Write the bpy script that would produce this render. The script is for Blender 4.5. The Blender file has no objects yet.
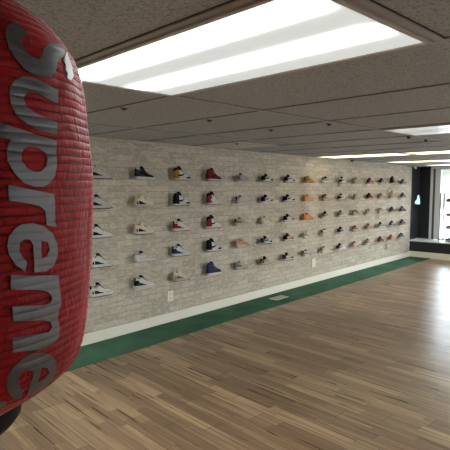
import bpy, bmesh, math, random
from mathutils import Vector, Matrix
from mathutils.geometry import tessellate_polygon
rnd = random.Random(7)
SC = bpy.context.scene
COL = SC.collection
EYE = 1.762            # camera height
WY = 4.674             # shoe wall plane
FX = 12.57             # far wall plane
CEIL = EYE + 0.536
TH = -0.0924           # ceiling grid and floor boards run slightly askew to the shoe wall
GX, GY = 2.058, 2.198  # a crossing of the ceiling grid
TILE = 0.793

# ---------------------------------------------------------------- materials
def new_mat(name):
    m = bpy.data.materials.new(name); m.use_nodes = True
    nt = m.node_tree
    return m, nt, nt.nodes['Principled BSDF']
def N(nt, kind, **kw):
    n = nt.nodes.new(kind)
    for k, v in kw.items(): setattr(n, k, v)
    return n
def L(nt, a, b): nt.links.new(a, b)
def math_node(nt, op, a, b=None, c=None):
    n = N(nt, 'ShaderNodeMath', operation=op)
    for i, v in enumerate((a, b, c)):
        if v is None: continue
        if isinstance(v, (int, float)): n.inputs[i].default_value = v
        else: L(nt, v, n.inputs[i])
    return n.outputs[0]
def ramp(nt, fac, stops):
    r = N(nt, 'ShaderNodeValToRGB'); e = r.color_ramp.elements
    while len(e) < len(stops): e.new(0.5)
    for i, (p, c) in enumerate(stops):
        e[i].position = p; e[i].color = (*c, 1)
    if fac is not None: L(nt, fac, r.inputs[0])
    return r.outputs[0]
def mixc(nt, fac, a, b, mode='MIX'):
    n = N(nt, 'ShaderNodeMix', data_type='RGBA', blend_type=mode)
    for s, v in ((n.inputs[0], fac), (n.inputs[6], a), (n.inputs[7], b)):
        if isinstance(v, (int, float)): s.default_value = v
        elif isinstance(v, tuple): s.default_value = (*v, 1)
        else: L(nt, v, s)
    return n.outputs[2]
def bump(nt, p, h, strength, dist=0.01):
    b = N(nt, 'ShaderNodeBump'); b.inputs['Strength'].default_value = strength
    b.inputs['Distance'].default_value = dist
    L(nt, h, b.inputs['Height']); L(nt, b.outputs[0], p.inputs['Normal'])
MATS = {}
def plain(name, col, rough=0.6, metal=0.0, mottle=0.12, scale=40, spec=0.5):
    """small surfaces: one colour with a faint procedural mottling"""
    key = (name, col, rough)
    if key in MATS: return MATS[key]
    m, nt, p = new_mat(name)
    tc = N(nt, 'ShaderNodeTexCoord'); nz = N(nt, 'ShaderNodeTexNoise')
    nz.inputs['Scale'].default_value = scale; L(nt, tc.outputs['Object'], nz.inputs['Vector'])
    c = mixc(nt, nz.outputs['Fac'], tuple(x*(1-mottle) for x in col), tuple(min(1, x*(1+mottle)) for x in col))
    L(nt, c, p.inputs['Base Color'])
    p.inputs['Roughness'].default_value = rough; p.inputs['Metallic'].default_value = metal
    p.inputs['Specular IOR Level'].default_value = spec
    MATS[key] = m
    return m
def mat_wallpaper():
    m, nt, p = new_mat('whitewashed_brick_wallpaper')
    tc = N(nt, 'ShaderNodeTexCoord'); sp = N(nt, 'ShaderNodeSeparateXYZ'); L(nt, tc.outputs['Object'], sp.inputs[0])
    cb = N(nt, 'ShaderNodeCombineXYZ'); L(nt, sp.outputs[0], cb.inputs[0]); L(nt, sp.outputs[2], cb.inputs[1])
    wob = N(nt, 'ShaderNodeTexNoise'); wob.inputs['Scale'].default_value = 9; L(nt, cb.outputs[0], wob.inputs['Vector'])
    v = N(nt, 'ShaderNodeMix', data_type='VECTOR'); v.inputs[0].default_value = 0.012
    L(nt, cb.outputs[0], v.inputs[4]); L(nt, wob.outputs['Color'], v.inputs[5])
    br = N(nt, 'ShaderNodeTexBrick'); L(nt, v.outputs[1], br.inputs['Vector'])
    br.inputs['Color1'].default_value = (0.575, 0.51, 0.405, 1); br.inputs['Color2'].default_value = (0.42, 0.365, 0.28, 1)
    br.inputs['Mortar'].default_value = (0.385, 0.345, 0.28, 1)
    br.inputs['Scale'].default_value = 1; br.inputs['Mortar Size'].default_value = 0.006
    br.inputs['Mortar Smooth'].default_value = 0.5
    br.inputs['Brick Width'].default_value = 0.23; br.inputs['Row Height'].default_value = 0.07
    n1 = N(nt, 'ShaderNodeTexNoise'); n1.inputs['Scale'].default_value = 1; n1.inputs['Detail'].default_value = 4; wm = N(nt, 'ShaderNodeMapping'); wm.inputs['Scale'].default_value = (13, 30, 1); L(nt, cb.outputs[0], wm.inputs['Vector']); L(nt, wm.outputs[0], n1.inputs['Vector'])
    n2 = N(nt, 'ShaderNodeTexNoise'); n2.inputs['Scale'].default_value = 55; n2.inputs['Detail'].default_value = 3; L(nt, cb.outputs[0], n2.inputs['Vector'])
    wash = ramp(nt, n1.outputs['Fac'], [(0.48, (0, 0, 0)), (0.66, (1, 1, 1))])
    c = mixc(nt, math_node(nt, 'MULTIPLY', wash, 0.5), br.outputs['Color'], (0.70, 0.635, 0.52))
    gr = ramp(nt, n2.outputs['Fac'], [(0.3, (0.82, 0.82, 0.82)), (0.7, (1.12, 1.12, 1.12))])
    c = mixc(nt, 1.0, c, gr, 'MULTIPLY')
    L(nt, c, p.inputs['Base Color']); p.inputs['Roughness'].default_value = 0.75
    p.inputs['Specular IOR Level'].default_value = 0.25
    bump(nt, p, n1.outputs['Fac'], 0.25, 0.004)
    return m
def mat_floor():
    m, nt, p = new_mat('brown_laminate_boards')
    tc = N(nt, 'ShaderNodeTexCoord'); mp = N(nt, 'ShaderNodeMapping'); mp.inputs['Rotation'].default_value = (0, 0, -TH)
    L(nt, tc.outputs['Object'], mp.inputs['Vector'])
    sp = N(nt, 'ShaderNodeSeparateXYZ'); L(nt, mp.outputs[0], sp.inputs[0])
    X, Y = sp.outputs[0], sp.outputs[1]
    def strips(w, ln, seed):
        r = math_node(nt, 'FLOOR', math_node(nt, 'DIVIDE', X, w))
        wn = N(nt, 'ShaderNodeTexWhiteNoise', noise_dimensions='1D'); L(nt, math_node(nt, 'ADD', r, seed), wn.inputs['W'])
        yy = math_node(nt, 'ADD', math_node(nt, 'DIVIDE', Y, ln), math_node(nt, 'MULTIPLY', wn.outputs['Value'], 7.0))
        cc = math_node(nt, 'FLOOR', yy)
        cb = N(nt, 'ShaderNodeCombineXYZ'); L(nt, r, cb.inputs[0]); L(nt, cc, cb.inputs[1]); cb.inputs[2].default_value = seed
        w2 = N(nt, 'ShaderNodeTexWhiteNoise', noise_dimensions='3D'); L(nt, cb.outputs[0], w2.inputs['Vector'])
        fx = math_node(nt, 'FRACT', math_node(nt, 'DIVIDE', X, w)); fy = math_node(nt, 'FRACT', yy)
        ex = math_node(nt, 'LESS_THAN', fx, 0.004/w); ey = math_node(nt, 'LESS_THAN', fy, 0.005/ln)
        return w2.outputs['Value'], math_node(nt, 'MAXIMUM', ex, ey)
    t1, e1 = strips(0.088, 0.75, 3.0)
    t2, e2 = strips(0.176, 1.25, 11.0)
    gm = N(nt, 'ShaderNodeMapping'); gm.inputs['Scale'].default_value = (42, 1.2, 1); L(nt, mp.outputs[0], gm.inputs['Vector'])
    off = N(nt, 'ShaderNodeCombineXYZ'); L(nt, math_node(nt, 'MULTIPLY', t1, 30), off.inputs[1]); L(nt, math_node(nt, 'MULTIPLY', t1, 9), off.inputs[2])
    L(nt, off.outputs[0], gm.inputs['Location'])
    g = N(nt, 'ShaderNodeTexNoise'); g.inputs['Scale'].default_value = 1; g.inputs['Detail'].default_value = 5; g.inputs['Distortion'].default_value = 0.6
    L(nt, gm.outputs[0], g.inputs['Vector'])
    f = math_node(nt, 'ADD', math_node(nt, 'MULTIPLY', t1, 0.26), math_node(nt, 'MULTIPLY', t2, 0.16))
    f = math_node(nt, 'ADD', f, math_node(nt, 'MULTIPLY', g.outputs['Fac'], 0.72))
    c = ramp(nt, f, [(0.32, (0.150, 0.088, 0.048)), (0.44, (0.180, 0.109, 0.060)), (0.60, (0.255, 0.163, 0.092)), (0.80, (0.45, 0.31, 0.182))])
    c = mixc(nt, math_node(nt, 'MULTIPLY', e2, 0.8), c, (0.05, 0.032, 0.02))
    c = mixc(nt, math_node(nt, 'MULTIPLY', e1, 0.45), c, (0.07, 0.045, 0.03))
    L(nt, c, p.inputs['Base Color'])
    rr = math_node(nt, 'ADD', math_node(nt, 'MULTIPLY', g.outputs['Fac'], 0.15), 0.22)
    L(nt, rr, p.inputs['Roughness']); p.inputs['Specular IOR Level'].default_value = 0.45
    bump(nt, p, g.outputs['Fac'], 0.12, 0.002)
    return m
def mat_ceiling():
    m, nt, p = new_mat('pitted_ceiling_tiles')
    tc = N(nt, 'ShaderNodeTexCoord')
    v = N(nt, 'ShaderNodeTexVoronoi'); v.inputs['Scale'].default_value = 85; L(nt, tc.outputs['Object'], v.inputs['Vector'])
    n = N(nt, 'ShaderNodeTexNoise'); n.inputs['Scale'].default_value = 60; n.inputs['Detail'].default_value = 4; L(nt, tc.outputs['Object'], n.inputs['Vector'])
    wn = N(nt, 'ShaderNodeSeparateColor'); L(nt, v.outputs['Color'], wn.inputs[0])
    rad = math_node(nt, 'MULTIPLY', wn.outputs[0], 0.46)
    pit = math_node(nt, 'LESS_THAN', v.outputs['Distance'], rad)
    base = ramp(nt, n.outputs['Fac'], [(0.3, (0.37, 0.395, 0.425)), (0.7, (0.52, 0.545, 0.58))])
    c = mixc(nt, math_node(nt, 'MULTIPLY', pit, 0.75), base, (0.2, 0.175, 0.15))
    L(nt, c, p.inputs['Base Color']); p.inputs['Roughness'].default_value = 0.9; p.inputs['Specular IOR Level'].default_value = 0.2
    bump(nt, p, n.outputs['Fac'], 0.3, 0.003)
    return m
def mat_turf():
    m, nt, p = new_mat('green_carpet')
    tc = N(nt, 'ShaderNodeTexCoord')
    n = N(nt, 'ShaderNodeTexNoise'); n.inputs['Scale'].default_value = 260; L(nt, tc.outputs['Object'], n.inputs['Vector'])
    n2 = N(nt, 'ShaderNodeTexNoise'); n2.inputs['Scale'].default_value = 2.2; n2.inputs['Detail'].default_value = 4; L(nt, tc.outputs['Object'], n2.inputs['Vector'])
    f = math_node(nt, 'ADD', math_node(nt, 'MULTIPLY', n.outputs['Fac'], 0.45), math_node(nt, 'MULTIPLY', n2.outputs['Fac'], 0.55))
    c = ramp(nt, f, [(0.35, (0.035, 0.095, 0.056)), (0.65, (0.080, 0.175, 0.110))])
    L(nt, c, p.inputs['Base Color']); p.inputs['Roughness'].default_value = 1.0; p.inputs['Specular IOR Level'].default_value = 0.08
    bump(nt, p, n.outputs['Fac'], 0.5, 0.003)
    return m
def mat_paper():
    m, nt, p = new_mat('red_crinkled_lantern_paper')
    tc = N(nt, 'ShaderNodeTexCoord')
    mp = N(nt, 'ShaderNodeMapping'); mp.inputs['Scale'].default_value = (1, 1, 0.5); L(nt, tc.outputs['Object'], mp.inputs['Vector'])
    n = N(nt, 'ShaderNodeTexNoise'); n.inputs['Scale'].default_value = 90; n.inputs['Detail'].default_value = 5; n.inputs['Distortion'].default_value = 0.7
    L(nt, mp.outputs[0], n.inputs['Vector'])
    n2 = N(nt, 'ShaderNodeTexNoise'); n2.inputs['Scale'].default_value = 26; n2.inputs['Detail'].default_value = 3; L(nt, tc.outputs['Object'], n2.inputs['Vector'])
    c = ramp(nt, n2.outputs['Fac'], [(0.3, (0.36, 0.003, 0.006)), (0.7, (0.46, 0.005, 0.009))])
    L(nt, c, p.inputs['Base Color']); p.inputs['Roughness'].default_value = 0.6
    p.inputs['Sheen Weight'].default_value = 0.55; p.inputs['Sheen Roughness'].default_value = 0.22; p.inputs['Specular IOR Level'].default_value = 0.25
    p.inputs['Sheen Tint'].default_value = (1, 0.55, 0.58, 1)
    h = math_node(nt, 'ADD', n.outputs['Fac'], math_node(nt, 'MULTIPLY', n2.outputs['Fac'], 1.4))
    bump(nt, p, h, 0.6, 0.004)
    return m
def mat_tape():
    m, nt, p = new_mat('silver_tape')
    tc = N(nt, 'ShaderNodeTexCoord'); n = N(nt, 'ShaderNodeTexNoise'); n.inputs['Scale'].default_value = 40; n.inputs['Detail'].default_value = 3
    L(nt, tc.outputs['Object'], n.inputs['Vector'])
    p.inputs['Base Color'].default_value = (0.135, 0.129, 0.133, 1); p.inputs['Metallic'].default_value = 0.55
    p.inputs['Roughness'].default_value = 0.42
    bump(nt, p, n.outputs['Fac'], 0.35, 0.003)
    return m
def mat_glow(name, col, strength):
    m, nt, p = new_mat(name)
    p.inputs['Base Color'].default_value = (*[min(1, x) for x in col], 1)
    p.inputs['Emission Color'].default_value = (*col, 1); p.inputs['Emission Strength'].default_value = strength
    return m
def mat_lens(name, base, tube, col, tubes=(-0.19, 0.19)):
    """prismatic acrylic lens of a fluorescent fixture; the lamps behind it glow through along its length"""
    m, nt, p = new_mat(name)
    tc = N(nt, 'ShaderNodeTexCoord'); sp = N(nt, 'ShaderNodeSeparateXYZ'); L(nt, tc.outputs['Object'], sp.inputs[0])
    tot = None
    for x in tubes:
        d = math_node(nt, 'DIVIDE', math_node(nt, 'SUBTRACT', sp.outputs[0], x), 0.045)
        g = math_node(nt, 'POWER', 2.718, math_node(nt, 'MULTIPLY', math_node(nt, 'MULTIPLY', d, d), -1))
        tot = g if tot is None else math_node(nt, 'ADD', tot, g)
    ends = math_node(nt, 'SMOOTH_MIN', 1.0, math_node(nt, 'MULTIPLY', math_node(nt, 'SUBTRACT', 0.74, math_node(nt, 'ABSOLUTE', sp.outputs[1])), 14.0), 0.1)
    ends = math_node(nt, 'MAXIMUM', ends, 0.0)
    # prism texture
    a = math_node(nt, 'SINE', math_node(nt, 'MULTIPLY', math_node(nt, 'ADD', sp.outputs[0], sp.outputs[1]), 480))
    b = math_node(nt, 'SINE', math_node(nt, 'MULTIPLY', math_node(nt, 'SUBTRACT', sp.outputs[0], sp.outputs[1]), 480))
    pr = math_node(nt, 'ADD', math_node(nt, 'MULTIPLY', math_node(nt, 'MULTIPLY', a, b), 0.13), 1.0)
    s = math_node(nt, 'ADD', math_node(nt, 'MULTIPLY', math_node(nt, 'MULTIPLY', tot, ends), tube), base)
    s = math_node(nt, 'MULTIPLY', s, pr)
    p.inputs['Base Color'].default_value = (0.7, 0.7, 0.68, 1); p.inputs['Roughness'].default_value = 0.3
    p.inputs['Emission Color'].default_value = (*col, 1); L(nt, s, p.inputs['Emission Strength'])
    return m
def mat_glass(name='window_glass', ior=1.3):
    m, nt, p = new_mat(name)
    out = nt.nodes['Material Output']; nt.nodes.remove(p)
    t = N(nt, 'ShaderNodeBsdfTransparent'); t.inputs[0].default_value = (0.96, 0.98, 0.98, 1)
    g = N(nt, 'ShaderNodeBsdfGlossy'); g.inputs['Roughness'].default_value = 0.05
    fr = N(nt, 'ShaderNodeFresnel'); fr.inputs[0].default_value = ior
    mx = N(nt, 'ShaderNodeMixShader'); L(nt, fr.outputs[0], mx.inputs[0]); L(nt, t.outputs[0], mx.inputs[1]); L(nt, g.outputs[0], mx.inputs[2])
    L(nt, mx.outputs[0], out.inputs['Surface'])
    return m
def mat_hill():
    m, nt, p = new_mat('dry_hillside')
    tc = N(nt, 'ShaderNodeTexCoord'); n = N(nt, 'ShaderNodeTexNoise'); n.inputs['Scale'].default_value = 0.35; n.inputs['Detail'].default_value = 8
    L(nt, tc.outputs['Object'], n.inputs['Vector'])
    c = ramp(nt, n.outputs['Fac'], [(0.35, (0.03, 0.033, 0.021)), (0.5, (0.06, 0.053, 0.038)), (0.65, (0.10, 0.088, 0.07))])
    L(nt, c, p.inputs['Base Color']); p.inputs['Roughness'].default_value = 0.9
    return m

# ---------------------------------------------------------------- mesh helpers
def link(name, bm, mats, parent=None, loc=None, smooth=False, kind=None):
    me = bpy.data.meshes.new(name)
    if bm.faces: bmesh.ops.recalc_face_normals(bm, faces=bm.faces[:])
    bm.to_mesh(me); bm.free()
    if not isinstance(mats, (list, tuple)): mats = [mats]
    for m in mats: me.materials.append(m)
    if smooth:
        for p in me.polygons: p.use_smooth = True
    o = bpy.data.objects.new(name, me); COL.objects.link(o)
    if parent: o.parent = parent
    if loc is not None: o.location = loc
    if kind: o['kind'] = kind
    return o
def empty(name, loc, rz=0.0):
    o = bpy.data.objects.new(name, None); COL.objects.link(o)
    o.location = loc; o.rotation_euler = (0, 0, rz); o.empty_display_size = 0.1
    return o
def tag(o, label, cat, group=None):
    o['label'] = label; o['category'] = cat
    if group: o['group'] = group
    return o
def box(bm, x0, x1, y0, y1, z0, z1, mi=0):
    vs = [bm.verts.new(c) for c in ((x0,y0,z0),(x1,y0,z0),(x1,y1,z0),(x0,y1,z0),(x0,y0,z1),(x1,y0,z1),(x1,y1,z1),(x0,y1,z1))]
    for f in ((3,2,1,0),(4,5,6,7),(0,1,5,4),(1,2,6,5),(2,3,7,6),(3,0,4,7)):
        bm.faces.new([vs[i] for i in f]).material_index = mi
def boxbm(*a, bevel=0):
    bm = bmesh.new(); box(bm, *a)
    if bevel: bmesh.ops.bevel(bm, geom=bm.edges[:], offset=bevel, segments=2, affect='EDGES')
    return bm
def lathe(prof, n=48, cap=True):
    bm = bmesh.new(); rings = []
    for z, r in prof:
        rings.append([bm.verts.new((r*math.cos(2*math.pi*i/n), r*math.sin(2*math.pi*i/n), z)) for i in range(n)])
    for a, b in zip(rings, rings[1:]):
        for i in range(n): bm.faces.new((a[i], a[(i+1) % n], b[(i+1) % n], b[i]))
    if cap: bm.faces.new(rings[0][::-1]); bm.faces.new(rings[-1])
    return bm
def tube(bm, pts, r, n=8):
    pts = [Vector(p) for p in pts]; rings = []
    for i, p in enumerate(pts):
        d = (pts[min(i+1, len(pts)-1)] - pts[max(i-1, 0)]).normalized()
        a = d.orthogonal().normalized(); b = d.cross(a)
        rings.append([bm.verts.new(p + r*(a*math.cos(2*math.pi*k/n) + b*math.sin(2*math.pi*k/n))) for k in range(n)])
    for a, b in zip(rings, rings[1:]):
        for k in range(n): bm.faces.new((a[k], a[(k+1) % n], b[(k+1) % n], b[k]))
    bm.faces.new(rings[0][::-1]); bm.faces.new(rings[-1])
def grid_pt(ix, iy, z=0.0):
    x, y = ix*TILE, iy*TILE*2
    return Vector((GX + x*math.cos(TH) - y*math.sin(TH), GY + x*math.sin(TH) + y*math.cos(TH), z))

# ---------------------------------------------------------------- the room
M_WALLPAPER = mat_wallpaper()
M_FLOOR = mat_floor(); M_CEIL = mat_ceiling()
M_WHITE = plain('white_wall_paint', (0.62, 0.60, 0.56), 0.7, scale=6, mottle=0.03)
M_BASE = plain('cream_baseboard_paint', (0.80, 0.75, 0.63), 0.45, scale=5, mottle=0.03)
M_CHAR = plain('charcoal_wall_paint', (0.022, 0.024, 0.030), 0.5, scale=8, mottle=0.1, spec=0.3)
M_SILL = plain('white_sill_paint', (0.72, 0.72, 0.72), 0.3, scale=5, mottle=0.03)
M_ALU = plain('pale_grey_window_frame', (0.78, 0.82, 0.86), 0.4, scale=5, mottle=0.03)
M_BLACK = plain('black_plastic', (0.005, 0.006, 0.008), 0.6, spec=0.15)
M_GLASS = mat_glass()
X0, Y0 = -5.0, -7.0
RX = 13.15                      # plane of the windows behind the deep sill
KN = 0.43                       # sill height
link('floor', boxbm(X0, FX, Y0, WY, -0.1, 0), M_FLOOR, kind='structure')
bm = boxbm(X0, RX+0.15, Y0, WY+0.1, CEIL, CEIL+0.12)
ceiling = link('ceiling', bm, M_CEIL, kind='structure')
wall = link('wall_left', boxbm(X0, FX, WY, WY+0.12, 0, CEIL), M_WALLPAPER, kind='structure')
link('wall_back', boxbm(X0-0.12, X0, Y0, WY, 0, CEIL), M_WHITE, kind='structure')
b = bmesh.new(); box(b, X0, RX, Y0-0.12, Y0, 0, 0.5); box(b, X0, RX, Y0-0.12, Y0, CEIL-0.1, CEIL); box(b, X0, 5.6, Y0-0.12, Y0, 0.5, CEIL-0.1); box(b, 10, RX, Y0-0.12, Y0, 0.5, CEIL-0.1)
link('wall_right', b, M_WHITE, kind='structure')
b = bmesh.new()  # unseen window added in the right wall to let in more light
for k in range(3): box(b, 5.6+k*2.2-0.04, 5.6+k*2.2+0.04, Y0-0.09, Y0-0.03, 0.5, CEIL-0.1)
wr = link('window_9', b, M_ALU, kind='structure')
link('glass_pane', boxbm(5.6, 10, Y0-0.065, Y0-0.055, 0.5, CEIL-0.1), M_GLASS, wr)
# far wall: dark knee wall, deep recess, dark pier beside the window, header
far = link('wall_front', boxbm(FX, RX+0.12, Y0, WY+0.1, -0.1, KN-0.03), M_CHAR, kind='structure')
PY = 4.40
b = bmesh.new(); box(b, RX, RX+0.12, PY, WY+0.1, KN, CEIL); box(b, FX, RX, WY, WY+0.12, KN, CEIL)
box(b, RX, RX+0.12, Y0, -4.6, KN, CEIL)
link('pier', b, M_CHAR, far)
b = boxbm(RX, RX+0.12, -4.6, PY, CEIL-0.055, CEIL)
link('header', b, M_ALU, far)
link('trim_1', boxbm(FX-0.02, RX, Y0, WY, KN-0.03, KN, bevel=0.005), M_SILL, kind='structure')
link('baseboard_left', boxbm(X0, FX-0.016, WY-0.016, WY, 0, 0.128, bevel=0.004), M_BASE, kind='structure')
link('baseboard_front', boxbm(FX-0.016, FX, Y0, WY, 0, 0.15, bevel=0.004), M_BASE, kind='structure')
# windows
WB, WT = KN, CEIL-0.055
def window(n, ya, yb, jamb):
    """ya < yb; jamb = widths of the side members on the +y side"""
    fr = bmesh.new(); y = yb
    for w, depth in jamb:
        if depth: box(fr, RX+0.02-depth, RX+0.10, y-w, y, WB, WT)
        y -= w
    box(fr, RX, RX+0.08, ya, ya+0.06, WB, WT)
    box(fr, RX, RX+0.08, ya+0.06, y, WB, WB+0.03); box(fr, RX, RX+0.08, ya+0.06, y, WT-0.03, WT)
    w = link('window_%d' % n, fr, M_ALU, kind='structure')
    link('glass_pane', boxbm(RX+0.035, RX+0.043, ya+0.06, y, WB+0.03, WT-0.03), M_GLASS, w)
    return w
w1 = window(1, 2.35, PY, [(0.065, 0.03), (0.045, -0.045), (0.135, 0.0001)])
link('dark_gasket', boxbm(RX-0.005, RX+0.055, PY-0.112, PY-0.066, WB, WT), plain('brown_gasket', (0.10, 0.075, 0.06), 0.6), w1)
for i in range(3):
    window(i+2, 2.35-2.3*(i+1), 2.35-2.3*i-0.02, [(0.08, 0.0001)])
# carpet strip along the shoe wall
M_TURF = mat_turf()
turf = bmesh.new(); x = 0.6
while x < FX-0.05:
    x2 = min(x+1.83, FX-0.018)
    bb = (x+0.001, x2-0.001)
    box(turf, bb[0], bb[1], 4.135+rnd.uniform(-.006, .006), WY-0.017, 0.0, 0.009); x = x2
tag(link('carpet_runner', turf, M_TURF), 'long green carpet runner laid on the floor along the shoe wall', 'carpet')
# ceiling grid
M_TBAR = plain('taupe_grid_metal', (0.40, 0.39, 0.38), 0.5, scale=4, mottle=0.04)
def clipped(bm):
    for co, no in (((0, WY-0.001, 0), (0, 1, 0)), ((0, Y0+0.001, 0), (0, -1, 0)), ((RX-0.001, 0, 0), (1, 0, 0)), ((X0+0.001, 0, 0), (-1, 0, 0))):
        bmesh.ops.bisect_plane(bm, geom=bm.verts[:]+bm.edges[:]+bm.faces[:], plane_co=co, plane_no=no, clear_outer=True)
    return bm
def gx(i): return i if i <= 3 else 3+(i-3)*0.97
def bars():
    bm = bmesh.new(); c, s = math.cos(TH), math.sin(TH)
    def bar(ax, ay, bx, by, w, drop):
        a, b = Vector((ax, ay)), Vector((bx, by)); d = (b-a).normalized(); n = Vector((-d.y, d.x))*w/2
        q = [a-n, b-n, b+n, a+n]
        lo = [bm.verts.new((p.x, p.y, CEIL-drop)) for p in q]; hi = [bm.verts.new((p.x, p.y, CEIL-0.0005)) for p in q]
        bm.faces.new(lo[::-1]); bm.faces.new(hi)
        for i in range(4): bm.faces.new((lo[i], lo[(i+1) % 4], hi[(i+1) % 4], hi[i]))
    for iy in range(-5, 4):
        a, b = grid_pt(-10, iy), grid_pt(20, iy); bar(a.x, a.y, b.x, b.y, 0.031, 0.007)
    for i in range(-10, 19):
        a, b = grid_pt(gx(i), -7), grid_pt(gx(i), 4); bar(a.x, a.y, b.x, b.y, 0.031 if i in (0, -1) else 0.02, 0.006)
    return clipped(bm)
link('grid_bar', bars(), M_TBAR, ceiling)
# painted shadow line beside each bar, where the tiles stop short of the metal
def reveals():
    bm = bmesh.new()
    def strip(a, b, off, w):
        a, b = Vector((a.x, a.y)), Vector((b.x, b.y)); d = (b-a).normalized(); n = Vector((-d.y, d.x))
        q = [a+n*(off-w/2), b+n*(off-w/2), b+n*(off+w/2), a+n*(off+w/2)]
        lo = [bm.verts.new((p.x, p.y, CEIL-0.0012)) for p in q]; hi = [bm.verts.new((p.x, p.y, CEIL-0.0002)) for p in q]
        bm.faces.new(lo[::-1]); bm.faces.new(hi)
        for i in range(4): bm.faces.new((lo[i], lo[(i+1) % 4], hi[(i+1) % 4], hi[i]))
    for iy in range(-5, 4):
        for s in (-1, 1): strip(grid_pt(-10, iy), grid_pt(20, iy), s*0.020, 0.009)
    for i in range(-10, 19):
        for s in (-1, 1): strip(grid_pt(gx(i), -7), grid_pt(gx(i), 4), s*(0.019 if i in (0, -1) else 0.014), 0.009)
    return clipped(bm)
link('tile_gap', reveals(), plain('dark_tile_gap', (0.06, 0.05, 0.045), 0.9), ceiling)

# fixtures
M_LIT = mat_lens('lit_lens_cool', 0.40, 50.0, (0.93, 1.0, 0.99), (-0.25, 0.11))
M_WARM = mat_lens('lit_lens_warm', 1.1, 1.6, (1.0, 0.91, 0.62))
M_DIM = mat_lens('half_lit_lens', 0.22, 0.45, (0.93, 1.0, 1.0))
M_ROOM = mat_lens('added_lens_room', 20.0, 45.0, (1.0, 0.985, 0.95))
M_SOFT = mat_lens('added_soft_lens', 0.8, 14.0, (0.95, 1.0, 0.97))
M_OFF = plain('unlit_lens', (0.62, 0.60, 0.54), 0.4, scale=3, mottle=0.03)
M_FRAME = plain('fixture_frame_metal', (0.55, 0.53, 0.52), 0.45, scale=4, mottle=0.04)
def fixture(x0, x1, iy, mat, label, ln=1.0):
    c = grid_pt((x0+x1)/2, iy+ln/2, CEIL); t = empty('ceiling_light', c, TH)
    hx, hy = (x1-x0)*TILE/2-0.022, TILE*ln-0.022
    fr = bmesh.new(); w = 0.022; d = 0.012
    box(fr, -hx, hx, -hy, -hy+w, -d, -0.001); box(fr, -hx, hx, hy-w, hy, -d, -0.001)
    box(fr, -hx, -hx+w, -hy+w, hy-w, -d, -0.001); box(fr, hx-w, hx, -hy+w, hy-w, -d, -0.001)
    link('frame', fr, M_FRAME, t)
    link('diffuser', boxbm(-hx+w, hx-w, -hy+w, hy-w, -0.008, -0.001), mat, t)
    tag(t, label, 'ceiling light', 'fluorescent ceiling lights')
    return t
fixture(-1, 0, -1, M_LIT, 'large bright fluorescent ceiling light beside the red lantern')
fixture(3, gx(4), -1, M_DIM, 'dim greyish ceiling light panel halfway down the ceiling at the right edge')
fixture(2.95, 3.98, 1.14, M_OFF, 'unlit flat beige light panel in the ceiling near the shoe wall', 0.5)
fixture(-5, -4.03, -1, M_LIT, 'added ceiling light out of view to the left of the lantern')  # added out of view to brighten the floor and left wall
fixture(-1, 0, 0.62, M_SOFT, 'added ceiling light out of view behind the lantern by the shoe wall')  # extra unseen light, put in to brighten the left wall
fixture(6.75, 7.6, 0.84, M_WARM, 'thin yellowish lit ceiling strip nearest the shoe wall, left of the others')
fixture(6.75, 7.6, -0.17, M_WARM, 'yellowish lit ceiling light end to end with the leftmost strip')
fixture(9.75, 10.55, 0.82, M_WARM, 'lit ceiling light in the third row before the window corner')
fixture(9.75, 10.55, -0.2, M_WARM, 'lit ceiling light beyond the frame edge, third row from the window')
fixture(12.1, 12.85, 0.85, M_WARM, 'farthest lit ceiling light, small streak just in front of the window')
for ix in (9.75, 6.75):  # strong unseen lights added to raise the light in the room
    for iy in (-3, -4):
        fixture(ix, ix+0.97, iy, M_ROOM, 'added ceiling light out of view, brightening the right side of the room')
# small hooks hanging from the grid
M_HOOK = plain('dark_hook_metal', (0.03, 0.025, 0.022), 0.5)
def hook(px, py, label, s=0.8):
    b = bmesh.new(); box(b, -0.03*s, 0.03*s, -0.008, 0.008, -0.006, 0); tube(b, [(0.0, 0, -0.005), (0.012*s, 0, -0.014*s), (0.026*s, 0, -0.010*s)], 0.004*s)
    box(b, -0.012*s, 0.014*s, -0.012*s, 0.012*s, -0.018*s, -0.004)
    tag(link('ceiling_hook', b, M_HOOK, loc=(px, py, CEIL-0.007)), label, 'hook', 'dark ceiling hooks')
hook(2.135, 2.768, 'dark metal hook on the ceiling grid, the one nearest the red lantern')
hook(2.943, 2.723, 'dark metal ceiling hook second from the lantern, right of the fixture corner')
hook(3.808, 2.742, 'dark metal hook on the ceiling grid above the fifth shoe column')
hook(3.755, 2.106, 'dark metal hook at a crossing of the ceiling grid left of the dim panel')
hook(4.742, 3.925, 'tiny dark hook on the ceiling beside the unlit beige panel')
hook(9.0, 4.52, 'small dark bracket on the ceiling edge where it meets the shoe wall', 1.8)
hook(5.215, 1.983, 'left dark clip on the edge of the dim greyish ceiling panel', 1.1)
hook(5.65, 1.958, 'right dark clip on the edge of the dim greyish ceiling panel', 1.1)
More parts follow.
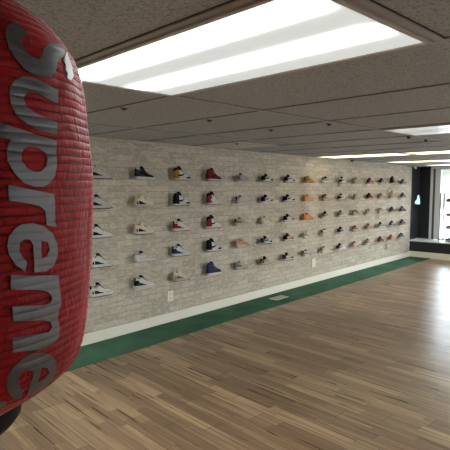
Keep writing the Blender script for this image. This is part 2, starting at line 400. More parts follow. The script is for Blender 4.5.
# electrical plates on the shoe wall
M_PLATE = plain('ivory_plate', (0.80, 0.74, 0.60), 0.4); M_PLATE2 = plain('tan_plate', (0.36, 0.30, 0.19), 0.4); M_SLOT = plain('plate_slot', (0.12, 0.10, 0.08), 0.5)
def plate(px, pz, label, w=0.10, h=0.135, dark=False):
    t = empty('outlet_plate', (px, WY, pz)); 
    link('cover', boxbm(-w/2, w/2, -0.012, 0, -h/2, h/2, bevel=0.003), M_PLATE2 if dark else M_PLATE, t)
    for s in (-1, 1):
        link('socket', boxbm(-0.02, 0.02, -0.0135, -0.0119, s*0.032-0.016, s*0.032+0.016), M_SLOT if dark else plain('ivory_socket', (0.66, 0.61, 0.50), 0.5), t)
    tag(t, label, 'outlet', 'wall outlet plates')
plate(4.31, EYE-1.417, 'ivory outlet plate low on the brick wall below the third shoe column')
plate(7.854, EYE-1.39, 'narrow ivory outlet plate low on the wall between the seventh and ninth shoe columns', 0.12, 0.15)
plate(11.107, EYE-1.373, 'small outlet plate low on the wall nearest the far window corner', 0.13, 0.15, True)
# floor register on the carpet
t = empty('floor_vent', (6.39, 4.405, 0.009)); M_VENT = plain('beige_vent_metal', (0.55, 0.50, 0.40), 0.45)
link('vent_frame', boxbm(-0.165, 0.165, -0.08, 0.08, 0, 0.008, bevel=0.003), M_VENT, t)
for s in (-1, 1):
    b = bmesh.new()
    for k in range(7): box(b, -0.125+k*0.04, -0.105+k*0.04, s*0.035-0.022, s*0.035+0.022, 0.0078, 0.0095)
    link('louver', b, plain('vent_slots', (0.30, 0.27, 0.2), 0.6), t)
tag(t, 'beige metal floor vent set in the green carpet runner', 'vent')
# small white unit at the corner under the ceiling
t = empty('security_camera', (FX-0.10, WY-0.10, CEIL))
link('mount', boxbm(-0.03, 0.03, -0.03, 0.03, -0.03, 0), plain('white_plastic', (0.7, 0.7, 0.7), 0.4), t)
b = bmesh.new(); tube(b, [(0, 0, -0.025), (-0.05, -0.05, -0.06)], 0.028, 12); link('camera_body', b, plain('white_plastic', (0.7, 0.7, 0.7), 0.4), t)
tag(t, 'tiny white fixture at the ceiling corner above the dark pier', 'camera')
# glowing sign on the dark recess
t = empty('glowing_sign', (12.82, 4.585, EYE-0.315))
sil = [(x*0.55, z*0.8) for x, z in [(-0.075, -0.13), (0.085, -0.14), (0.105, -0.09), (0.09, -0.02), (0.075, 0.06), (0.06, 0.13), (0.03, 0.155), (0.0, 0.12), (-0.005, 0.04), (-0.045, -0.01), (-0.10, -0.05), (-0.115, -0.10)]]
def slab(pts, x0, x1):
    b = bmesh.new(); a = [b.verts.new((x0, -p[0], p[1])) for p in pts]; c = [b.verts.new((x1, -p[0], p[1])) for p in pts]
    b.faces.new(a); b.faces.new(c[::-1])
    for i in range(len(pts)): b.faces.new((a[i], c[i], c[(i+1) % len(pts)], a[(i+1) % len(pts)]))
    return b
link('lit_face', slab(sil, -0.05, -0.03), mat_glow('pale_cyan_glow', (0.50, 0.88, 0.92), 0.9), t)
link('backing', slab([(x*1.3, z*1.2) for x, z in sil], -0.03, 0), plain('teal_backing', (0.01, 0.08, 0.10), 0.4), t)
tag(t, 'small glowing pale blue sign on the charcoal wall beside the window', 'sign')

# ---------------------------------------------------------------- paper lantern
AX, AY = 0.2273, 0.6885
PROF = [(-.285,.0965),(-.278,.1086),(-.268,.1257),(-.255,.1469),(-.24,.1660),(-.22,.1780),(-.2,.1842),(-.17,.1893),(-.13,.1930),(-.08,.196),(-.03,.1981),(.02,.1989),(.07,.1948),(.11,.1917),(.14,.1864),(.165,.1767),(.185,.1617),(.205,.1420),(.22,.1200),(.235,.0933)]
def rad(z):
    if z <= PROF[0][0]: return PROF[0][1]
    for (a, ra), (b, rb) in zip(PROF, PROF[1:]):
        if z <= b: return ra+(rb-ra)*(z-a)/(b-a)
    return PROF[-1][1]
def srad(z, w=0.006):
    return sum(rad(z+w*k/3) for k in range(-3, 4))/7
PITCH = 0.0094
def rib(z):            # paper bulges between the hoops
    f = ((z+0.285)/PITCH) % 1.0
    return 0.0013*(abs(math.sin(math.pi*f))**0.5)-0.0013
lt = empty('paper_lantern', (AX, AY, EYE))
SEAM = -0.78
def paper():
    bm = bmesh.new(); n = 200; zs = []; z = -0.285
    steps = (0.0, 0.07, 0.2, 0.4, 0.6, 0.8, 0.93); k = 0
    while True:
        z0 = -0.285+k*PITCH
        if z0 > 0.235: break
        zs += [z0+s*PITCH for s in steps if z0+s*PITCH <= 0.235]; k += 1
    r2 = random.Random(3); ph = [r2.uniform(0, 6.28) for _ in range(8)]
    rings = []
    for z in zs:
        ring = []
        for i in range(n):
            a = 2*math.pi*i/n
            r = srad(z)+rib(z)+0.0006*math.sin(9*a+ph[0]+25*z)+0.0003*math.sin(23*a+ph[1]-40*z)
            d = abs((a-(SEAM % (2*math.pi))+math.pi) % (2*math.pi)-math.pi)
            if d < 0.03: r += 0.0014
            ring.append(bm.verts.new((r*math.cos(a), r*math.sin(a), z)))
        rings.append(ring)
    for a, b in zip(rings, rings[1:]):
        for i in range(n): bm.faces.new((a[i], a[(i+1) % n], b[(i+1) % n], b[i]))
    return bm
shade = link('paper_shade', paper(), mat_paper(), lt, smooth=True)
def hoops():
    bm = bmesh.new(); k = 0
    while -0.285+k*PITCH <= 0.235:
        z = -0.285+k*PITCH; r = srad(z)-0.0010; n = 96; m = 5; rows = []
        for i in range(n):
            a = 2*math.pi*i/n
            rows.append([bm.verts.new(((r+0.0007*math.cos(2*math.pi*j/m))*math.cos(a), (r+0.0007*math.cos(2*math.pi*j/m))*math.sin(a), z+0.0007*math.sin(2*math.pi*j/m))) for j in range(m)])
        for i in range(n):
            for j in range(m): bm.faces.new((rows[i][j], rows[(i+1) % n][j], rows[(i+1) % n][(j+1) % m], rows[i][(j+1) % m]))
        k += 1
    return bm
link('wire_hoops', hoops(), plain('dark_red_hoop_wire', (0.06, 0.006, 0.006), 0.6), lt, smooth=True)
M_TAPE = mat_tape()
LETTERS = {
'S' : [[(-1.4762,0.1565),(-1.4479,0.1646),(-1.3717,0.1724),(-1.3196,0.1614),(-1.3766,0.1538),(-1.3915,0.1454),(-1.3699,0.1384),(-1.3366,0.1352),(-1.2918,0.1347),(-1.2602,0.1409),(-1.2283,0.1493),(-1.1712,0.157),(-1.0913,0.163),(-0.9613,0.167),(-0.9384,0.1612),(-0.9881,0.1537),(-1.0618,0.1461),(-1.1171,0.1405),(-1.1448,0.1314),(-1.1809,0.1239),(-1.2338,0.1183),(-1.2932,0.1151),(-1.355,0.1161),(-1.4088,0.1202),(-1.4553,0.1296),(-1.4819,0.1385),(-1.4879,0.1484)]] ,
'u' : [[(-1.1703,0.106),(-1.2851,0.1105),(-1.3579,0.1131),(-1.4155,0.1123),(-1.4712,0.1067),(-1.4996,0.0987),(-1.5074,0.0905),(-1.5016,0.08),(-1.4755,0.0708),(-1.4163,0.0631),(-1.3386,0.0582),(-1.2122,0.0565),(-1.1961,0.0696),(-1.3058,0.0731),(-1.3652,0.0762),(-1.4134,0.0814),(-1.4271,0.0874),(-1.4193,0.0931),(-1.3904,0.0967),(-1.3433,0.0973),(-1.2811,0.0946),(-1.1814,0.0909)]] ,
'p' : [[(-1.659,0.0701),(-1.6034,0.0645),(-1.5647,0.0619),(-1.4712,0.0575),(-1.3652,0.0531),(-1.2171,0.049),(-1.2321,0.0383),(-1.233,0.0247),(-1.2508,0.0109),(-1.2853,0.0031),(-1.3364,-0.0012),(-1.3943,-0.0012),(-1.4582,0.0028),(-1.5111,0.0125),(-1.5401,0.0229),(-1.5451,0.0326),(-1.5334,0.0415),(-1.5148,0.0455),(-1.5795,0.0473),(-1.6633,0.0557)],[(-1.4665,0.0317),(-1.4491,0.0373),(-1.4051,0.0406),(-1.3608,0.0394),(-1.3146,0.0353),(-1.3035,0.0278),(-1.3163,0.0201),(-1.3529,0.0146),(-1.3935,0.014),(-1.4359,0.0174),(-1.4646,0.0245)]] ,
'r' : [[(-1.5405,0.0005),(-1.4166,-0.0042),(-1.2591,-0.0095),(-1.2516,-0.0222),(-1.2562,-0.0301),(-1.2529,-0.039),(-1.2411,-0.046),(-1.3154,-0.0425),(-1.3184,-0.0353),(-1.3262,-0.0275),(-1.3559,-0.0225),(-1.4179,-0.019),(-1.5423,-0.0151)]] ,
'e' : [[(-1.4439,-0.0795),(-1.4503,-0.0897),(-1.5073,-0.0817),(-1.5409,-0.0708),(-1.5515,-0.0606),(-1.5449,-0.0517),(-1.5113,-0.044),(-1.4714,-0.0399),(-1.408,-0.0392),(-1.3379,-0.0435),(-1.2725,-0.0522),(-1.2317,-0.0649),(-1.2274,-0.0771),(-1.2548,-0.0884),(-1.3152,-0.0936),(-1.3951,-0.0922),(-1.3998,-0.0749),(-1.4052,-0.0624),(-1.4244,-0.0564),(-1.4615,-0.0557),(-1.484,-0.06),(-1.4871,-0.0664),(-1.4719,-0.0736)],[(-1.3498,-0.0596),(-1.3052,-0.0618),(-1.2917,-0.07),(-1.3153,-0.0773),(-1.3466,-0.079),(-1.3518,-0.0702)]] ,
'm' : [[(-1.5347,-0.0913),(-1.2153,-0.1013),(-1.2048,-0.1139),(-1.1795,-0.1346),(-1.2027,-0.1441),(-1.2119,-0.1499),(-1.1827,-0.1629),(-1.1849,-0.1766),(-1.231,-0.1793),(-1.31,-0.1822),(-1.5151,-0.1745),(-1.5232,-0.158),(-1.3723,-0.1614),(-1.2781,-0.1642),(-1.2537,-0.1593),(-1.2712,-0.1526),(-1.3249,-0.1478),(-1.5201,-0.1403),(-1.5264,-0.1245),(-1.3164,-0.1309),(-1.2733,-0.1296),(-1.2659,-0.1238),(-1.2988,-0.1169),(-1.3633,-0.1122),(-1.5345,-0.1061)]] ,
'E' : [[(-1.4073,-0.2273),(-1.4021,-0.2367),(-1.4585,-0.2331),(-1.5168,-0.2207),(-1.5386,-0.2097),(-1.538,-0.1993),(-1.5092,-0.1909),(-1.4567,-0.1849),(-1.3874,-0.1827),(-1.3066,-0.1863),(-1.2344,-0.1937),(-1.1643,-0.2069),(-1.1415,-0.2207),(-1.1341,-0.2329),(-1.2193,-0.2374),(-1.3531,-0.2379),(-1.3679,-0.222),(-1.3626,-0.2103),(-1.3707,-0.2038),(-1.4151,-0.1999),(-1.4549,-0.2012),(-1.4661,-0.2079),(-1.4522,-0.2163)],[(-1.3016,-0.2046),(-1.2504,-0.2085),(-1.2237,-0.2162),(-1.255,-0.2208),(-1.3055,-0.2225),(-1.305,-0.2137)]] ,
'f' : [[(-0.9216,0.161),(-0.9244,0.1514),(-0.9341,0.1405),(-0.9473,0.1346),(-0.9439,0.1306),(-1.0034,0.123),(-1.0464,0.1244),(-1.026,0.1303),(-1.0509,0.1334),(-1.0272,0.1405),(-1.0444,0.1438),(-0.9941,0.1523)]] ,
'o' : [[(-1.5918,-0.228),(-1.5521,-0.2301),(-1.5167,-0.232),(-1.501,-0.2372),(-1.5251,-0.2388),(-1.5669,-0.2407),(-1.5984,-0.237)]] ,

}
def area2(p): return sum(a[0]*b[1]-b[0]*a[1] for a, b in zip(p, p[1:]+p[:1]))
def letter(loops, mat=None, lift=0.0006):
    bm = bmesh.new()
    polys = [[Vector((a*0.19, z, 0)) for a, z in lp] for lp in loops]
    flat = [v for lp in polys for v in lp]
    vs = [bm.verts.new(v) for v in flat]
    for t in tessellate_polygon(polys):
        try: bm.faces.new([vs[i] for i in t])
        except ValueError: pass
    xs = [v.x for v in flat]; ys = [v.y for v in flat]
    x = min(xs)
    while x < max(xs):
        bmesh.ops.bisect_plane(bm, geom=bm.verts[:]+bm.edges[:]+bm.faces[:], plane_co=(x, 0, 0), plane_no=(1, 0, 0)); x += 0.005
    k = math.floor((min(ys)+0.285)/PITCH)*3
    while -0.285+k*PITCH/3 < max(ys):
        bmesh.ops.bisect_plane(bm, geom=bm.verts[:]+bm.edges[:]+bm.faces[:], plane_co=(0, -0.285+k*PITCH/3, 0), plane_no=(0, 1, 0)); k += 1
    top = {}; fs = bm.faces[:]; 
    bmesh.ops.recalc_face_normals(bm, faces=fs)
    def place(v, h):
        a, z = v.x/0.19, v.y; r = srad(z)+rib(z)*0.3+h
        return Vector((r*math.cos(a), r*math.sin(a), z))
    ext = bmesh.ops.extrude_face_region(bm, geom=fs)
    up = [g for g in ext['geom'] if isinstance(g, bmesh.types.BMVert)]
    ups = set(up)
    for v in bm.verts: v.co = place(v.co, 0.0008+(lift if v in ups else 0.0))
    return bm
for key in ('S', 'u', 'p', 'r', 'e', 'm', 'E'):
    link('silver_letter', letter(LETTERS[key]), M_TAPE, shade)
link('white_letter_end', letter(LETTERS['f'], lift=0.001), plain('white_end_finish', (0.75, 0.75, 0.76), 0.5), shade)  # upper end of the S, in a whiter material than the tape
link('silver_mark', letter(LETTERS['o']), M_TAPE, shade)
# black plastic base ring and top cap, wire loop, cord
link('base_cap', lathe([(-0.319, 0.0), (-0.319, 0.080), (-0.314, 0.092), (-0.304, 0.0995), (-0.281, 0.1025)], 64, cap=False), M_BLACK, lt, smooth=True)
link('top_cap', lathe([(0.233, 0.094), (0.243, 0.092), (0.246, 0.085), (0.246, 0.0)], 64, cap=False), M_BLACK, lt, smooth=True)
b = bmesh.new(); tube(b, [(0.06*math.cos(t_), 0, 0.244+0.10*math.sin(t_)) for t_ in [math.pi*i/12 for i in range(13)]], 0.0022)
link('wire_handle', b, plain('pale_wire', (0.6, 0.6, 0.6), 0.3, 0.8), lt, smooth=True)
b = bmesh.new(); tube(b, [(0, 0, 0.342), (0, 0, CEIL-EYE-0.001)], 0.002)
link('hanging_cord', b, plain('white_cord', (0.7, 0.7, 0.68), 0.6), lt)
tag(lt, 'large red ribbed paper lantern with silver lettering hanging in the left foreground', 'lantern')

# ---------------------------------------------------------------- sneakers
# a side profile per kind: upper height along the length (0 heel, 1 toe), in metres
TOPS = {
 'high': [(0, .118), (.04, .152), (.12, .160), (.24, .158), (.31, .162), (.38, .140), (.48, .112), (.60, .086), (.70, .072), (.82, .064), (.92, .052), (.97, .040), (1, .026)],
 'mid':  [(0, .098), (.04, .122), (.10, .118), (.18, .108), (.26, .122), (.33, .138), (.38, .128), (.50, .098), (.62, .076), (.72, .066), (.84, .058), (.93, .046), (.98, .036), (1, .026)],
 'low':  [(0, .072), (.04, .096), (.10, .094), (.18, .082), (.28, .094), (.35, .112), (.42, .104), (.52, .086), (.63, .072), (.74, .064), (.85, .056), (.93, .046), (.98, .036), (1, .026)],
 'run':  [(0, .074), (.04, .100), (.10, .098), (.20, .092), (.30, .106), (.36, .112), (.46, .096), (.58, .076), (.70, .060), (.82, .052), (.92, .042), (.98, .034), (1, .026)],
}
SOLEH = {'high': .027, 'mid': .032, 'low': .027, 'run': .036}
LEN = 0.285
def interp(t, tab):
    for (a, va), (b, vb) in zip(tab, tab[1:]):
        if t <= b:
            k = (t-a)/(b-a) if b > a else 0
            k = k*k*(3-2*k)*0.4+k*0.6
            return va+(vb-va)*k
    return tab[-1][1]
HALF = [(0, .014), (.03, .026), (.10, .035), (.25, .036), (.42, .036), (.58, .043), (.70, .049), (.80, .048), (.89, .041), (.95, .030), (.985, .017), (1, .008)]
def centre(t): return -0.006*math.sin(math.pi*min(1, t*1.1))   # slight inward curve of the foot
def surf(kind, t, u, off=0.0):
    """u runs -1 (one side, bottom) .. 0 (top) .. 1 (other side, bottom)"""
    w = interp(t, HALF)*0.97; h = interp(t, TOPS[kind]); s0 = SOLEH[kind]*0.7
    a = u*math.pi/2
    topw = 0.62 if t < 0.4 else 0.62+0.2*(t-0.4)
    sx = math.copysign(abs(math.sin(a))**0.62, a)
    cz = max(0, math.cos(a))**(0.62 if t > 0.35 else 0.42)
    taper = 1-(1-topw)*cz*0.75
    y = centre(t)+sx*(w+off)*taper
    z = s0+(h-s0+off)*cz
    x = (t-0.5)*LEN+(off if t > 0.9 else (-off if t < 0.06 else 0))
    return Vector((x, y, z))
NT, NU = 30, 20
def zone(kind, t, u, z):
    h = interp(t, TOPS[kind]); fz = (z-SOLEH[kind])/max(0.01, h-SOLEH[kind])
    if t > 0.84 or (t > 0.62 and z < 0.046): return 'toe_cap'
    if t > 0.68: return 'toe_box'
    if 0.36 < t <= 0.68 and abs(u) < 0.32: return 'lacing'
    if t < 0.36 and (fz > 0.80): return 'collar'
    if t < (0.24 if kind == 'high' else 0.17): return 'heel_counter'
    return 'quarter'
ZMESH = {}
def zone_meshes(kind):
    data = {}
    ts = [((i/NT)**1.0) for i in range(NT+1)]
    for i in range(NT):
        for j in range(NU):
            u0, u1 = -1+2*j/NU, -1+2*(j+1)/NU
            c = surf(kind, (ts[i]+ts[i+1])/2, (u0+u1)/2)
            zn = zone(kind, (ts[i]+ts[i+1])/2, (u0+u1)/2, c.z)
            off = {'toe_cap': .0012, 'heel_counter': .0014, 'collar': .001, 'lacing': -0.001}.get(zn, 0.0)
            data.setdefault(zn, []).append([surf(kind, a, b, off) for a, b in ((ts[i], u0), (ts[i+1], u0), (ts[i+1], u1), (ts[i], u1))])
    out = {}
    for zn, quads in data.items():
        bm = bmesh.new()
        for q in quads: bm.faces.new([bm.verts.new(v) for v in q])
        bmesh.ops.remove_doubles(bm, verts=bm.verts, dist=0.0003)
        out[zn] = bm
    # close the back and front
    bm = out.get('heel_counter')
    if bm:
        ring = [surf(kind, 0, -1+2*j/NU, .0014) for j in range(NU+1)]
        bm.faces.new([bm.verts.new(v) for v in ring])
    # midsole and outsole
    def outline(grow):
        n = 26; a = [((i/n)) for i in range(n+1)]
        a = [0.5-0.5*math.cos(math.pi*x) for x in a]
        L_ = [Vector(((t-0.5)*(LEN+grow*2), centre(t)+interp(t, HALF)+grow, 0)) for t in a]
        R_ = [Vector(((t-0.5)*(LEN+grow*2), centre(t)-interp(t, HALF)-grow, 0)) for t in reversed(a)]
        return L_+R_
    def slab2(levels):
        bm = bmesh.new(); rings = []
        for z, g in levels:
            ring = []
            for v in outline(g):
                t = v.x/LEN+0.5; lift = 0.010*max(0, (t-0.78)/0.22)**2 if z < 0.02 else 0.0
                k = 1.0 if z < 0.012 else (1.0-0.12*max(0, min(1, (t-0.4)/0.4)) + (0.18*(1-t) if kind in ('mid', 'run') else 0))
                ring.append(bm.verts.new((v.x, v.y, z*k+lift)))
            rings.append(ring)
        n = len(rings[0])
        for a, b in zip(rings, rings[1:]):
            for i in range(n): bm.faces.new((a[i], a[(i+1) % n], b[(i+1) % n], b[i]))
        bm.faces.new(rings[0][::-1]); bm.faces.new(rings[-1])
        return bm
    sh = SOLEH[kind]
    out['midsole'] = slab2([(0.006, 0.003), (0.012, 0.0055), (sh*0.85, 0.0045), (sh, 0.002)])
    out['outsole'] = slab2([(0.0, 0.001), (0.001, 0.004), (0.0065, 0.0045)])
    # tongue
    t0, t1 = (0.27, 0.42) if kind != 'high' else (0.25, 0.40)
    h0 = interp(t0+0.06, TOPS[kind])
    bm = bmesh.new(); x0 = (t0+0.02-0.5)*LEN; x1 = (t1-0.5)*LEN; up = 0.018 if kind != 'run' else 0.008
    pr = [(x0-0.004, h0+up), (x0+0.012, h0+up+0.002), (x1+0.012, h0-0.022), (x1, h0-0.04), (x0, h0-0.03)]
    a = [bm.verts.new((x, -0.023, z)) for x, z in pr]; b = [bm.verts.new((x, 0.019, z)) for x, z in pr]
    bm.faces.new(a); bm.faces.new(b[::-1])
    for i in range(5): bm.faces.new((a[i], b[i], b[(i+1) % 5], a[(i+1) % 5]))
    bmesh.ops.bevel(bm, geom=bm.edges[:], offset=0.003, segments=2, affect='EDGES')
    out['tongue'] = bm
    # ankle opening
    bm = bmesh.new(); vs = []
    for k in range(16):
        a = 2*math.pi*k/16; tt = 0.155+0.10*math.cos(a)
        vs.append(bm.verts.new(((tt-0.5)*LEN, centre(tt)+0.017*math.sin(a), interp(tt, TOPS[kind])+0.0015)))
    c = bm.verts.new(((0.155-0.5)*LEN, centre(.155), interp(.155, TOPS[kind])-0.001))
    for k in range(16): bm.faces.new((vs[k], vs[(k+1) % 16], c))
    out['lining'] = bm
    # laces across the throat
    bm = bmesh.new(); rows = 5 if kind == 'high' else 4
    for k in range(rows):
        t = 0.41+0.055*k
        pts = [surf(kind, t+(0.012 if abs(u) > .2 else 0), u, 0.0025) for u in (-0.30, -0.18, 0, 0.18, 0.30)]
        tube(bm, pts, 0.0028, 5)
    out['laces'] = bm
    # curved stripe or side panel on both sides
    if kind in ('high', 'low'):
        up_ = [(0.34, .50), (0.30, .60), (0.33, .69), (0.42, .73), (0.52, .70), (0.64, .62)] if kind == 'low' else None
        bm = bmesh.new()
        top = [(.16, .060), (.22, .064), (.32, .062), (.42, .064), (.52, .074), (.62, .086)]
        bot = [(.155, .056), (.22, .048), (.32, .045), (.42, .050), (.52, .066), (.62, .084)]
        if kind == 'high': top = [(a-.02, b+.012) for a, b in top]; bot = [(a-.02, b+.006) for a, b in bot]
        for s in (-1, 1):
            def pz(t, z):
                lo, hi = 0.0, 1.0
                for _ in range(18):
                    m = (lo+hi)/2
                    if surf(kind, t, s*m).z > z: lo = m
                    else: hi = m
                return surf(kind, t, s*lo, 0.0032)
            T = [bm.verts.new(pz(*q)) for q in top]; B = [bm.verts.new(pz(*q)) for q in bot]
            for i in range(5): bm.faces.new((T[i], T[i+1], B[i+1], B[i]))
        out['side_stripe'] = bm
    if kind in ('mid', 'run'):
        bm = bmesh.new()
        for s in (-1, 1):
            def pz(t, z):
                lo, hi = 0.0, 1.0
                for _ in range(18):
                    m = (lo+hi)/2
                    if surf(kind, t, s*m).z > z: lo = m
                    else: hi = m
                return surf(kind, t, s*lo, 0.003)
            top = [(.04, .066), (.14, .074), (.26, .066), (.38, .050), (.50, .040)]
            T = [bm.verts.new(pz(*q)) for q in top]; B = [bm.verts.new(pz(t, SOLEH[kind]*1.0)) for t, z in top]
            for i in range(4): bm.faces.new((T[i], T[i+1], B[i+1], B[i]))
        out['side_panel'] = bm
        bm = bmesh.new()     # pull tab at the heel
        h = interp(0.03, TOPS[kind]); box(bm, -0.5*LEN-0.004, -0.5*LEN+0.008, -0.014, 0.010, h-0.03, h+0.012)
        bmesh.ops.bevel(bm, geom=bm.edges[:], offset=0.003, segments=1, affect='EDGES'); out['pull_tab'] = bm
    res = {}
    for k, bm in out.items():
        bmesh.ops.recalc_face_normals(bm, faces=bm.faces[:])
        me = bpy.data.meshes.new(kind+'_'+k); bm.to_mesh(me); bm.free()
        me.materials.append(None)
        for p in me.polygons: p.use_smooth = k not in ('midsole', 'outsole', 'side_stripe', 'side_panel', 'tongue')
        res[k] = me
    return res
for k in TOPS: ZMESH[k] = zone_meshes(k)
C = dict(K=(.004, .004, .005), W=(.56, .54, .50), w=(.44, .41, .36), c=(.60, .52, .38), g=(.20, .20, .195), G=(.36, .35, .33), r=(.14, .010, .013), R=(.22, .016, .018),
         y=(.38, .20, .035), n=(.022, .032, .085), b=(.17, .10, .065), t=(.32, .24, .165), T=(.42, .34, .25), o=(.62, .24, .09), O=(.52, .30, .17), v=(.10, .085, .16),
         p=(.48, .33, .28), P=(.36, .17, .14), m=(.24, .035, .085), d=(.055, .022, .028), e=(.035, .06, .075), l=(.42, .42, .30), V=(.12, .13, .07), s=(.035, .034, .036), B=(.30, .36, .42), D=(.16, .045, .035), M=(.11, .07, .085))
# code: quarter, heel, toe_box, toe_cap, collar, tongue, laces, stripe, lining, midsole, outsole
ORDER = ('quarter', 'heel_counter', 'toe_box', 'toe_cap', 'collar', 'tongue', 'laces', 'side_stripe', 'lining', 'midsole', 'outsole')
NAMES = {'high': 'high_top_sneaker', 'mid': 'mid_top_sneaker', 'low': 'low_sneaker', 'run': 'running_sneaker'}
KW = {'high': 'high-top sneaker', 'mid': 'mid-top sneaker', 'low': 'low sneaker', 'run': 'running sneaker'}
TABLE = [
 [('mid', 'wwwwwwwKKwK', 'off-white'), ('mid', 'wwwwwKwKKwK', 'off-white black-soled'), ('mid', 'WWWWWKKKKWK', 'white and black'), ('mid', 'WWWwWKKKKWK', 'white black-spotted'), ('mid', 'WWWwGKKKKWK', 'white black-eyed')],
 [('mid', 'KsKKsKKsKWG', 'black white-soled'), ('mid', 'ccccccKKKwG', 'cream dark-heeled'), ('mid', 'ccwcccKKKWK', 'cream and white'), ('low', 'wWWwwKwWKWW', 'plain white'), ('mid', 'WKWWWKKsoWW', 'white black-heeled')],
 [('high', 'WyWKKKKKKWy', 'golden yellow and black'), ('high', 'WKWKKKKKKWK', 'black and white'), ('mid', 'WRWWWKWRKWR', 'white and red'), ('mid', 'WnWWWKvnKWn', 'white and navy'), ('mid', 'ccccccwbKwb', 'beige brown-heeled')],
 [('high', 'rrrrrrKKKWr', 'dark red black-striped'), ('high', 'WRWWKKKWKWr', 'red white-toed'), ('high', 'WRWWKKRRKWR', 'white and red black-collared'), ('high', 'WKWKKKKKKWK', 'black and cream'), ('high', 'nnnnnnnsKWW', 'navy blue')],
 [('low', 'GgwGGgGwgGw', 'pale grey'), ('run', 'wgWwwKwwKwW', 'off-white'), ('run', 'Tbwwwkwbbww'.replace('k', 'K'), 'beige brown-heeled'), ('run', 'OOTOOoOOKww', 'orange tan'), ('run', 'wgwwlwwVgwg', 'cream green-striped')],
 [('low', 'WKWKKKKKKWK', 'black and white'), ('low', 'WKWKKKKKKWW', 'white black-heeled'), ('low', 'cccccccwKcc', 'plain cream'), ('low', 'BeWKKKKeKWe', 'pale blue and dark teal'), ('low', 'TbwTKKKgKwb', 'taupe and white black-collared')],
 [('low', 'WKWKKKKKKWK', 'white black-toed'), ('low', 'WKWKKKKKKWg', 'white and black'), ('low', 'pKpKKKKWKWP', 'pink and black'), ('low', 'PKpKKKKWKWP', 'dusky pink and black'), ('low', 'pdpKKKKWKWd', 'pale pink and black')],
 [('run', 'ybyyybybKyb', 'mustard brown'), ('run', 'ooOoooooKOo', 'bright orange'), ('run', 'ooOooDooKoo', 'deep orange'), ('run', 'ctccccctKWW', 'cream'), ('run', 'wtWcwKwtKWW', 'pale cream dark-tongued')],
 [('run', 'GgWGKKggKWG', 'grey and white'), ('run', 'TbTTKKTbKTb', 'beige brown'), ('low', 'TbWTKKTbKWt', 'tan white-toed'), ('run', 'cTcccKcTKcc', 'cream dark-tongued'), ('run', 'ctwccKccKcc', 'plain cream')],
 [('low', 'WKWKWKKKKWK', 'black and white'), ('low', 'WKWKGKKKKWK', 'white black-striped'), ('low', 'lVWlVVVVKWg', 'pale olive'), ('low', 'BKWBKKKKKWB', 'grey blue and black'), ('low', 'WKWWKKKKKWG', 'white and black')],
 [('run', 'TtTTtttTbTT', 'faded taupe'), ('run', 'TtTTtTtTbTT', 'tan'), ('run', 'VtTtbbVtKTt', 'olive brown'), ('run', 'PbpPDDPbKpP', 'reddish brown'), ('run', 'pPTpbbppKpT', 'pinkish brown')],
 [('low', 'mdmmddmpKpm', 'magenta and dark red'), ('low', 'mKpmKKmKKpm', 'magenta and black'), ('run', 'TtwTbbTtKww', 'beige'), ('low', 'PbTPbbPTKTP', 'brown and pink'), ('low', 'tbWtbbtTKWt', 'tan brown white-toed')],
 [('low', 'GKWKKKKKKWK', 'black and white'), ('run', 'tbTtbbttKTt', 'taupe brown'), ('run', 'TtwTtbTtKww', 'beige white-toed'), ('low', 'VVlVKKVlKWV', 'dark olive green'), ('low', 'DdPdKKDKKPD', 'dark red brown')],
 [('high', 'yKcKKKcKKWy', 'tall black and gold'), ('high', 'TtTTtTTTtTT', 'tall beige'), ('low', 'MKMKKKMKKGM', 'dark maroon'), ('low', 'MsMMssMGKGM', 'dark mauve grey'), ('low', 'oDoRDDRDKTo', 'red orange')],
 [('low', 'gsGgssgGKGg', 'grey'), ('low', 'bsMbssbMKGb', 'dark brown'), ('low', 'MdMdKKdMKMd', 'dark maroon brown'), ('low', 'rKrDKKrPKPr', 'dark red'), ('low', 'MvWMKKvMKWM', 'dark plum white-toed')],
]
ROWN = ['top row', 'second row', 'middle row', 'fourth row', 'bottom row']
COLN = ['first column beside the lantern', 'second column from the lantern', 'third column from the lantern', 'fourth column from the lantern', 'fifth column from the lantern', 'sixth column from the lantern', 'seventh column from the lantern', 'eighth column from the lantern',
        'seventh column from the window corner', 'sixth column from the window corner', 'fifth column from the window corner', 'fourth column from the window corner', 'third column from the window corner', 'second column from the window corner', 'last column at the window corner']
SHX, SHS, SHZ, SHR = 3.212, 0.6166, EYE+0.073, 0.3225
def smat(ch, rough=0.55):
    return plain('sneaker_'+{'K':'black','W':'white','w':'off_white','c':'cream','g':'mid_grey','G':'light_grey','r':'dark_red','R':'red','y':'gold','n':'navy','b':'brown','t':'taupe','T':'sand','o':'orange','O':'apricot','v':'violet_grey','p':'pale_pink','P':'dusky_pink','m':'magenta','d':'oxblood','e':'dark_teal','l':'pale_olive','V':'olive','s':'charcoal','B':'grey_blue','D':'rust','M':'mauve'}[ch], C[ch], rough, mottle=0.08, spec=0.12)
def make_shoe(kind, code, loc, label, rz=0.0, group='sneakers displayed on the brick wall'):
    root = empty(NAMES[kind], loc, rz)
    col = dict(zip(ORDER, code)); col['lacing'] = col['tongue']; col['side_panel'] = col['side_stripe']; col['pull_tab'] = col['heel_counter'] if code[5] == code[0] else col['tongue']
    if code[4] == code[0]: col['collar'] = code[0]
    for part, me in ZMESH[kind].items():
        o = bpy.data.objects.new(part, me); COL.objects.link(o); o.parent = root
        o.material_slots[0].link = 'OBJECT'; o.material_slots[0].material = smat(col[part])
    tag(root, label, 'sneaker', group)
    return root
M_ACR = mat_glass('clear_acrylic', 1.1)
ledge_me = None
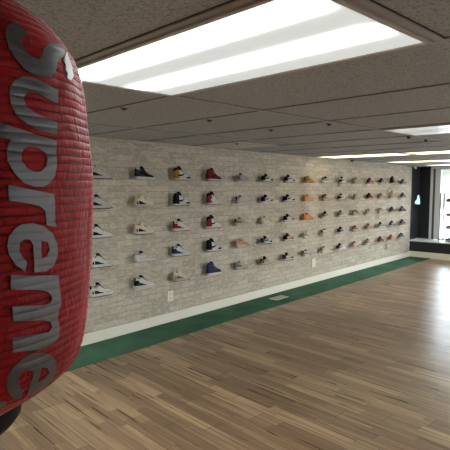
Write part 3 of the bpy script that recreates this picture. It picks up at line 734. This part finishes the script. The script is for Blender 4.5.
for i, colm in enumerate(TABLE):
    for j, (kind, code, look) in enumerate(colm):
        x, z = SHX+SHS*i, SHZ-SHR*j
        code = code+code[-1]*(11-len(code)) if len(code) < 11 else code
        make_shoe(kind, code[:11], (x+rnd.uniform(-.012, .012), WY-0.078, z), '%s %s, %s, %s' % (look, KW[kind], ROWN[j], COLN[i]), rnd.uniform(-.05, .05))
        if ledge_me is None:
            bm = boxbm(-0.035, 0.035, -0.095, -0.0005, -0.003, 0)
            lo = link('clear_ledge', bm, M_ACR, wall); ledge_me = lo.data
        else:
            lo = bpy.data.objects.new('clear_ledge', ledge_me); COL.objects.link(lo); lo.parent = wall
        lo.location = (x, WY, z-0.0005)

# display rack on the window sill with a few more shoes
M_POLE = plain('grey_rack_pole', (0.22, 0.23, 0.22), 0.4, 0.5)
rk = empty('display_rack', (12.85, 3.70, KN))
for dx, dy in ((-0.14, 0.30), (0.14, 0.30), (-0.14, -0.30), (0.14, -0.30)):
    b = bmesh.new(); tube(b, [(dx, dy, 0), (dx, dy, 1.20)], 0.014, 10); link('pole', b, M_POLE, rk)
for z in (0.02, 0.33, 0.64, 1.0):
    link('shelf', boxbm(-0.15, 0.15, -0.31, 0.17, z-0.012, z), plain('dark_rack_shelf', (0.06, 0.05, 0.05), 0.4), rk)
tag(rk, 'dark display rack standing on the window sill at the right edge', 'rack')
for k, (z, code, look) in enumerate(((0.02, 'KsKKKKKsKWK', 'black sneaker on the lowest shelf of the window rack'), (0.33, 'DKdDKKDKKWD', 'dark red sneaker on the second shelf of the window rack'),
                                   (0.64, 'bKbbKKbKKWb', 'dark brown sneaker on the third shelf of the window rack'), (1.0, 'rdMrddrdKMr', 'maroon sneaker on the top shelf of the window rack'))):
    for yy in (3.76,):
        make_shoe('low', code, (12.85, yy, KN+z+0.0005), look, math.pi/2, 'sneakers on the window rack')

# ---------------------------------------------------------------- outside
link('ground', boxbm(-60, 90, -60, 60, -0.4, -0.2), plain('pale_concrete', (0.28, 0.28, 0.28), 0.8, scale=0.5), kind='structure')
bm = bmesh.new(); nx, ny = 24, 50
g = [[bm.verts.new((46+i*2.2, -60+j*2.6, -0.25+ (1-math.cos(min(1, i/16)*math.pi))*8.5 + (math.sin(j*0.9+i)*0.5+math.sin(j*0.37)*0.8)*min(1, i/3))) for j in range(ny)] for i in range(nx)]
for i in range(nx-1):
    for j in range(ny-1): bm.faces.new((g[i][j], g[i+1][j], g[i+1][j+1], g[i][j+1]))
link('hillside', bm, mat_hill(), smooth=True, kind='structure')

# ---------------------------------------------------------------- light and camera
w = bpy.data.worlds.new('overcast_sky'); SC.world = w; w.use_nodes = True
nt = w.node_tree; bg = nt.nodes['Background']
sky = N(nt, 'ShaderNodeTexSky'); sky.sky_type = 'HOSEK_WILKIE'; sky.turbidity = 8; sky.sun_direction = Vector((-0.7, 0.3, 0.65)).normalized()
c = mixc(nt, 0.75, sky.outputs[0], (0.80, 0.90, 1.0)); L(nt, c, bg.inputs[0]); bg.inputs[1].default_value = 16
sun = bpy.data.lights.new('sun', 'SUN'); sun.energy = 3.0; sun.angle = 0.02; sun.color = (1, 0.95, 0.88)
so = bpy.data.objects.new('sun', sun); COL.objects.link(so); so.rotation_euler = Vector((0.7, -0.3, -0.65)).to_track_quat('-Z', 'Y').to_euler()
pl = bpy.data.lights.new('window_portal', 'AREA'); pl.shape = 'RECTANGLE'; pl.size = 9.0; pl.size_y = WT-WB; pl.cycles.is_portal = True
po = bpy.data.objects.new('window_portal', pl); COL.objects.link(po); po.location = (RX+0.125, -0.1, (WB+WT)/2)
po.rotation_euler = Vector((-1, 0, 0)).to_track_quat('-Z', 'Z').to_euler()
cam = bpy.data.cameras.new('camera'); cam.sensor_fit = 'HORIZONTAL'; cam.sensor_width = 36; cam.lens = 495.506/450*36; cam.clip_start = 0.02; cam.clip_end = 500
co = bpy.data.objects.new('camera', cam); COL.objects.link(co)
pitch, yaw, roll = 0.0777, 0.8563, 0.0052
fw = Vector((math.sin(yaw)*math.cos(pitch), math.cos(yaw)*math.cos(pitch), -math.sin(pitch)))
rt = Vector((math.cos(yaw), -math.sin(yaw), 0)); up = rt.cross(fw)
r2 = math.cos(roll)*rt+math.sin(roll)*up; u2 = -math.sin(roll)*rt+math.cos(roll)*up
co.matrix_world = Matrix(((r2.x, u2.x, -fw.x, 0), (r2.y, u2.y, -fw.y, 0), (r2.z, u2.z, -fw.z, EYE), (0, 0, 0, 1)))
SC.camera = co
vs = SC.view_settings; vs.view_transform = 'Standard'; vs.look = 'None'; vs.gamma = 1; vs.use_curve_mapping = False; vs.exposure = 0.45
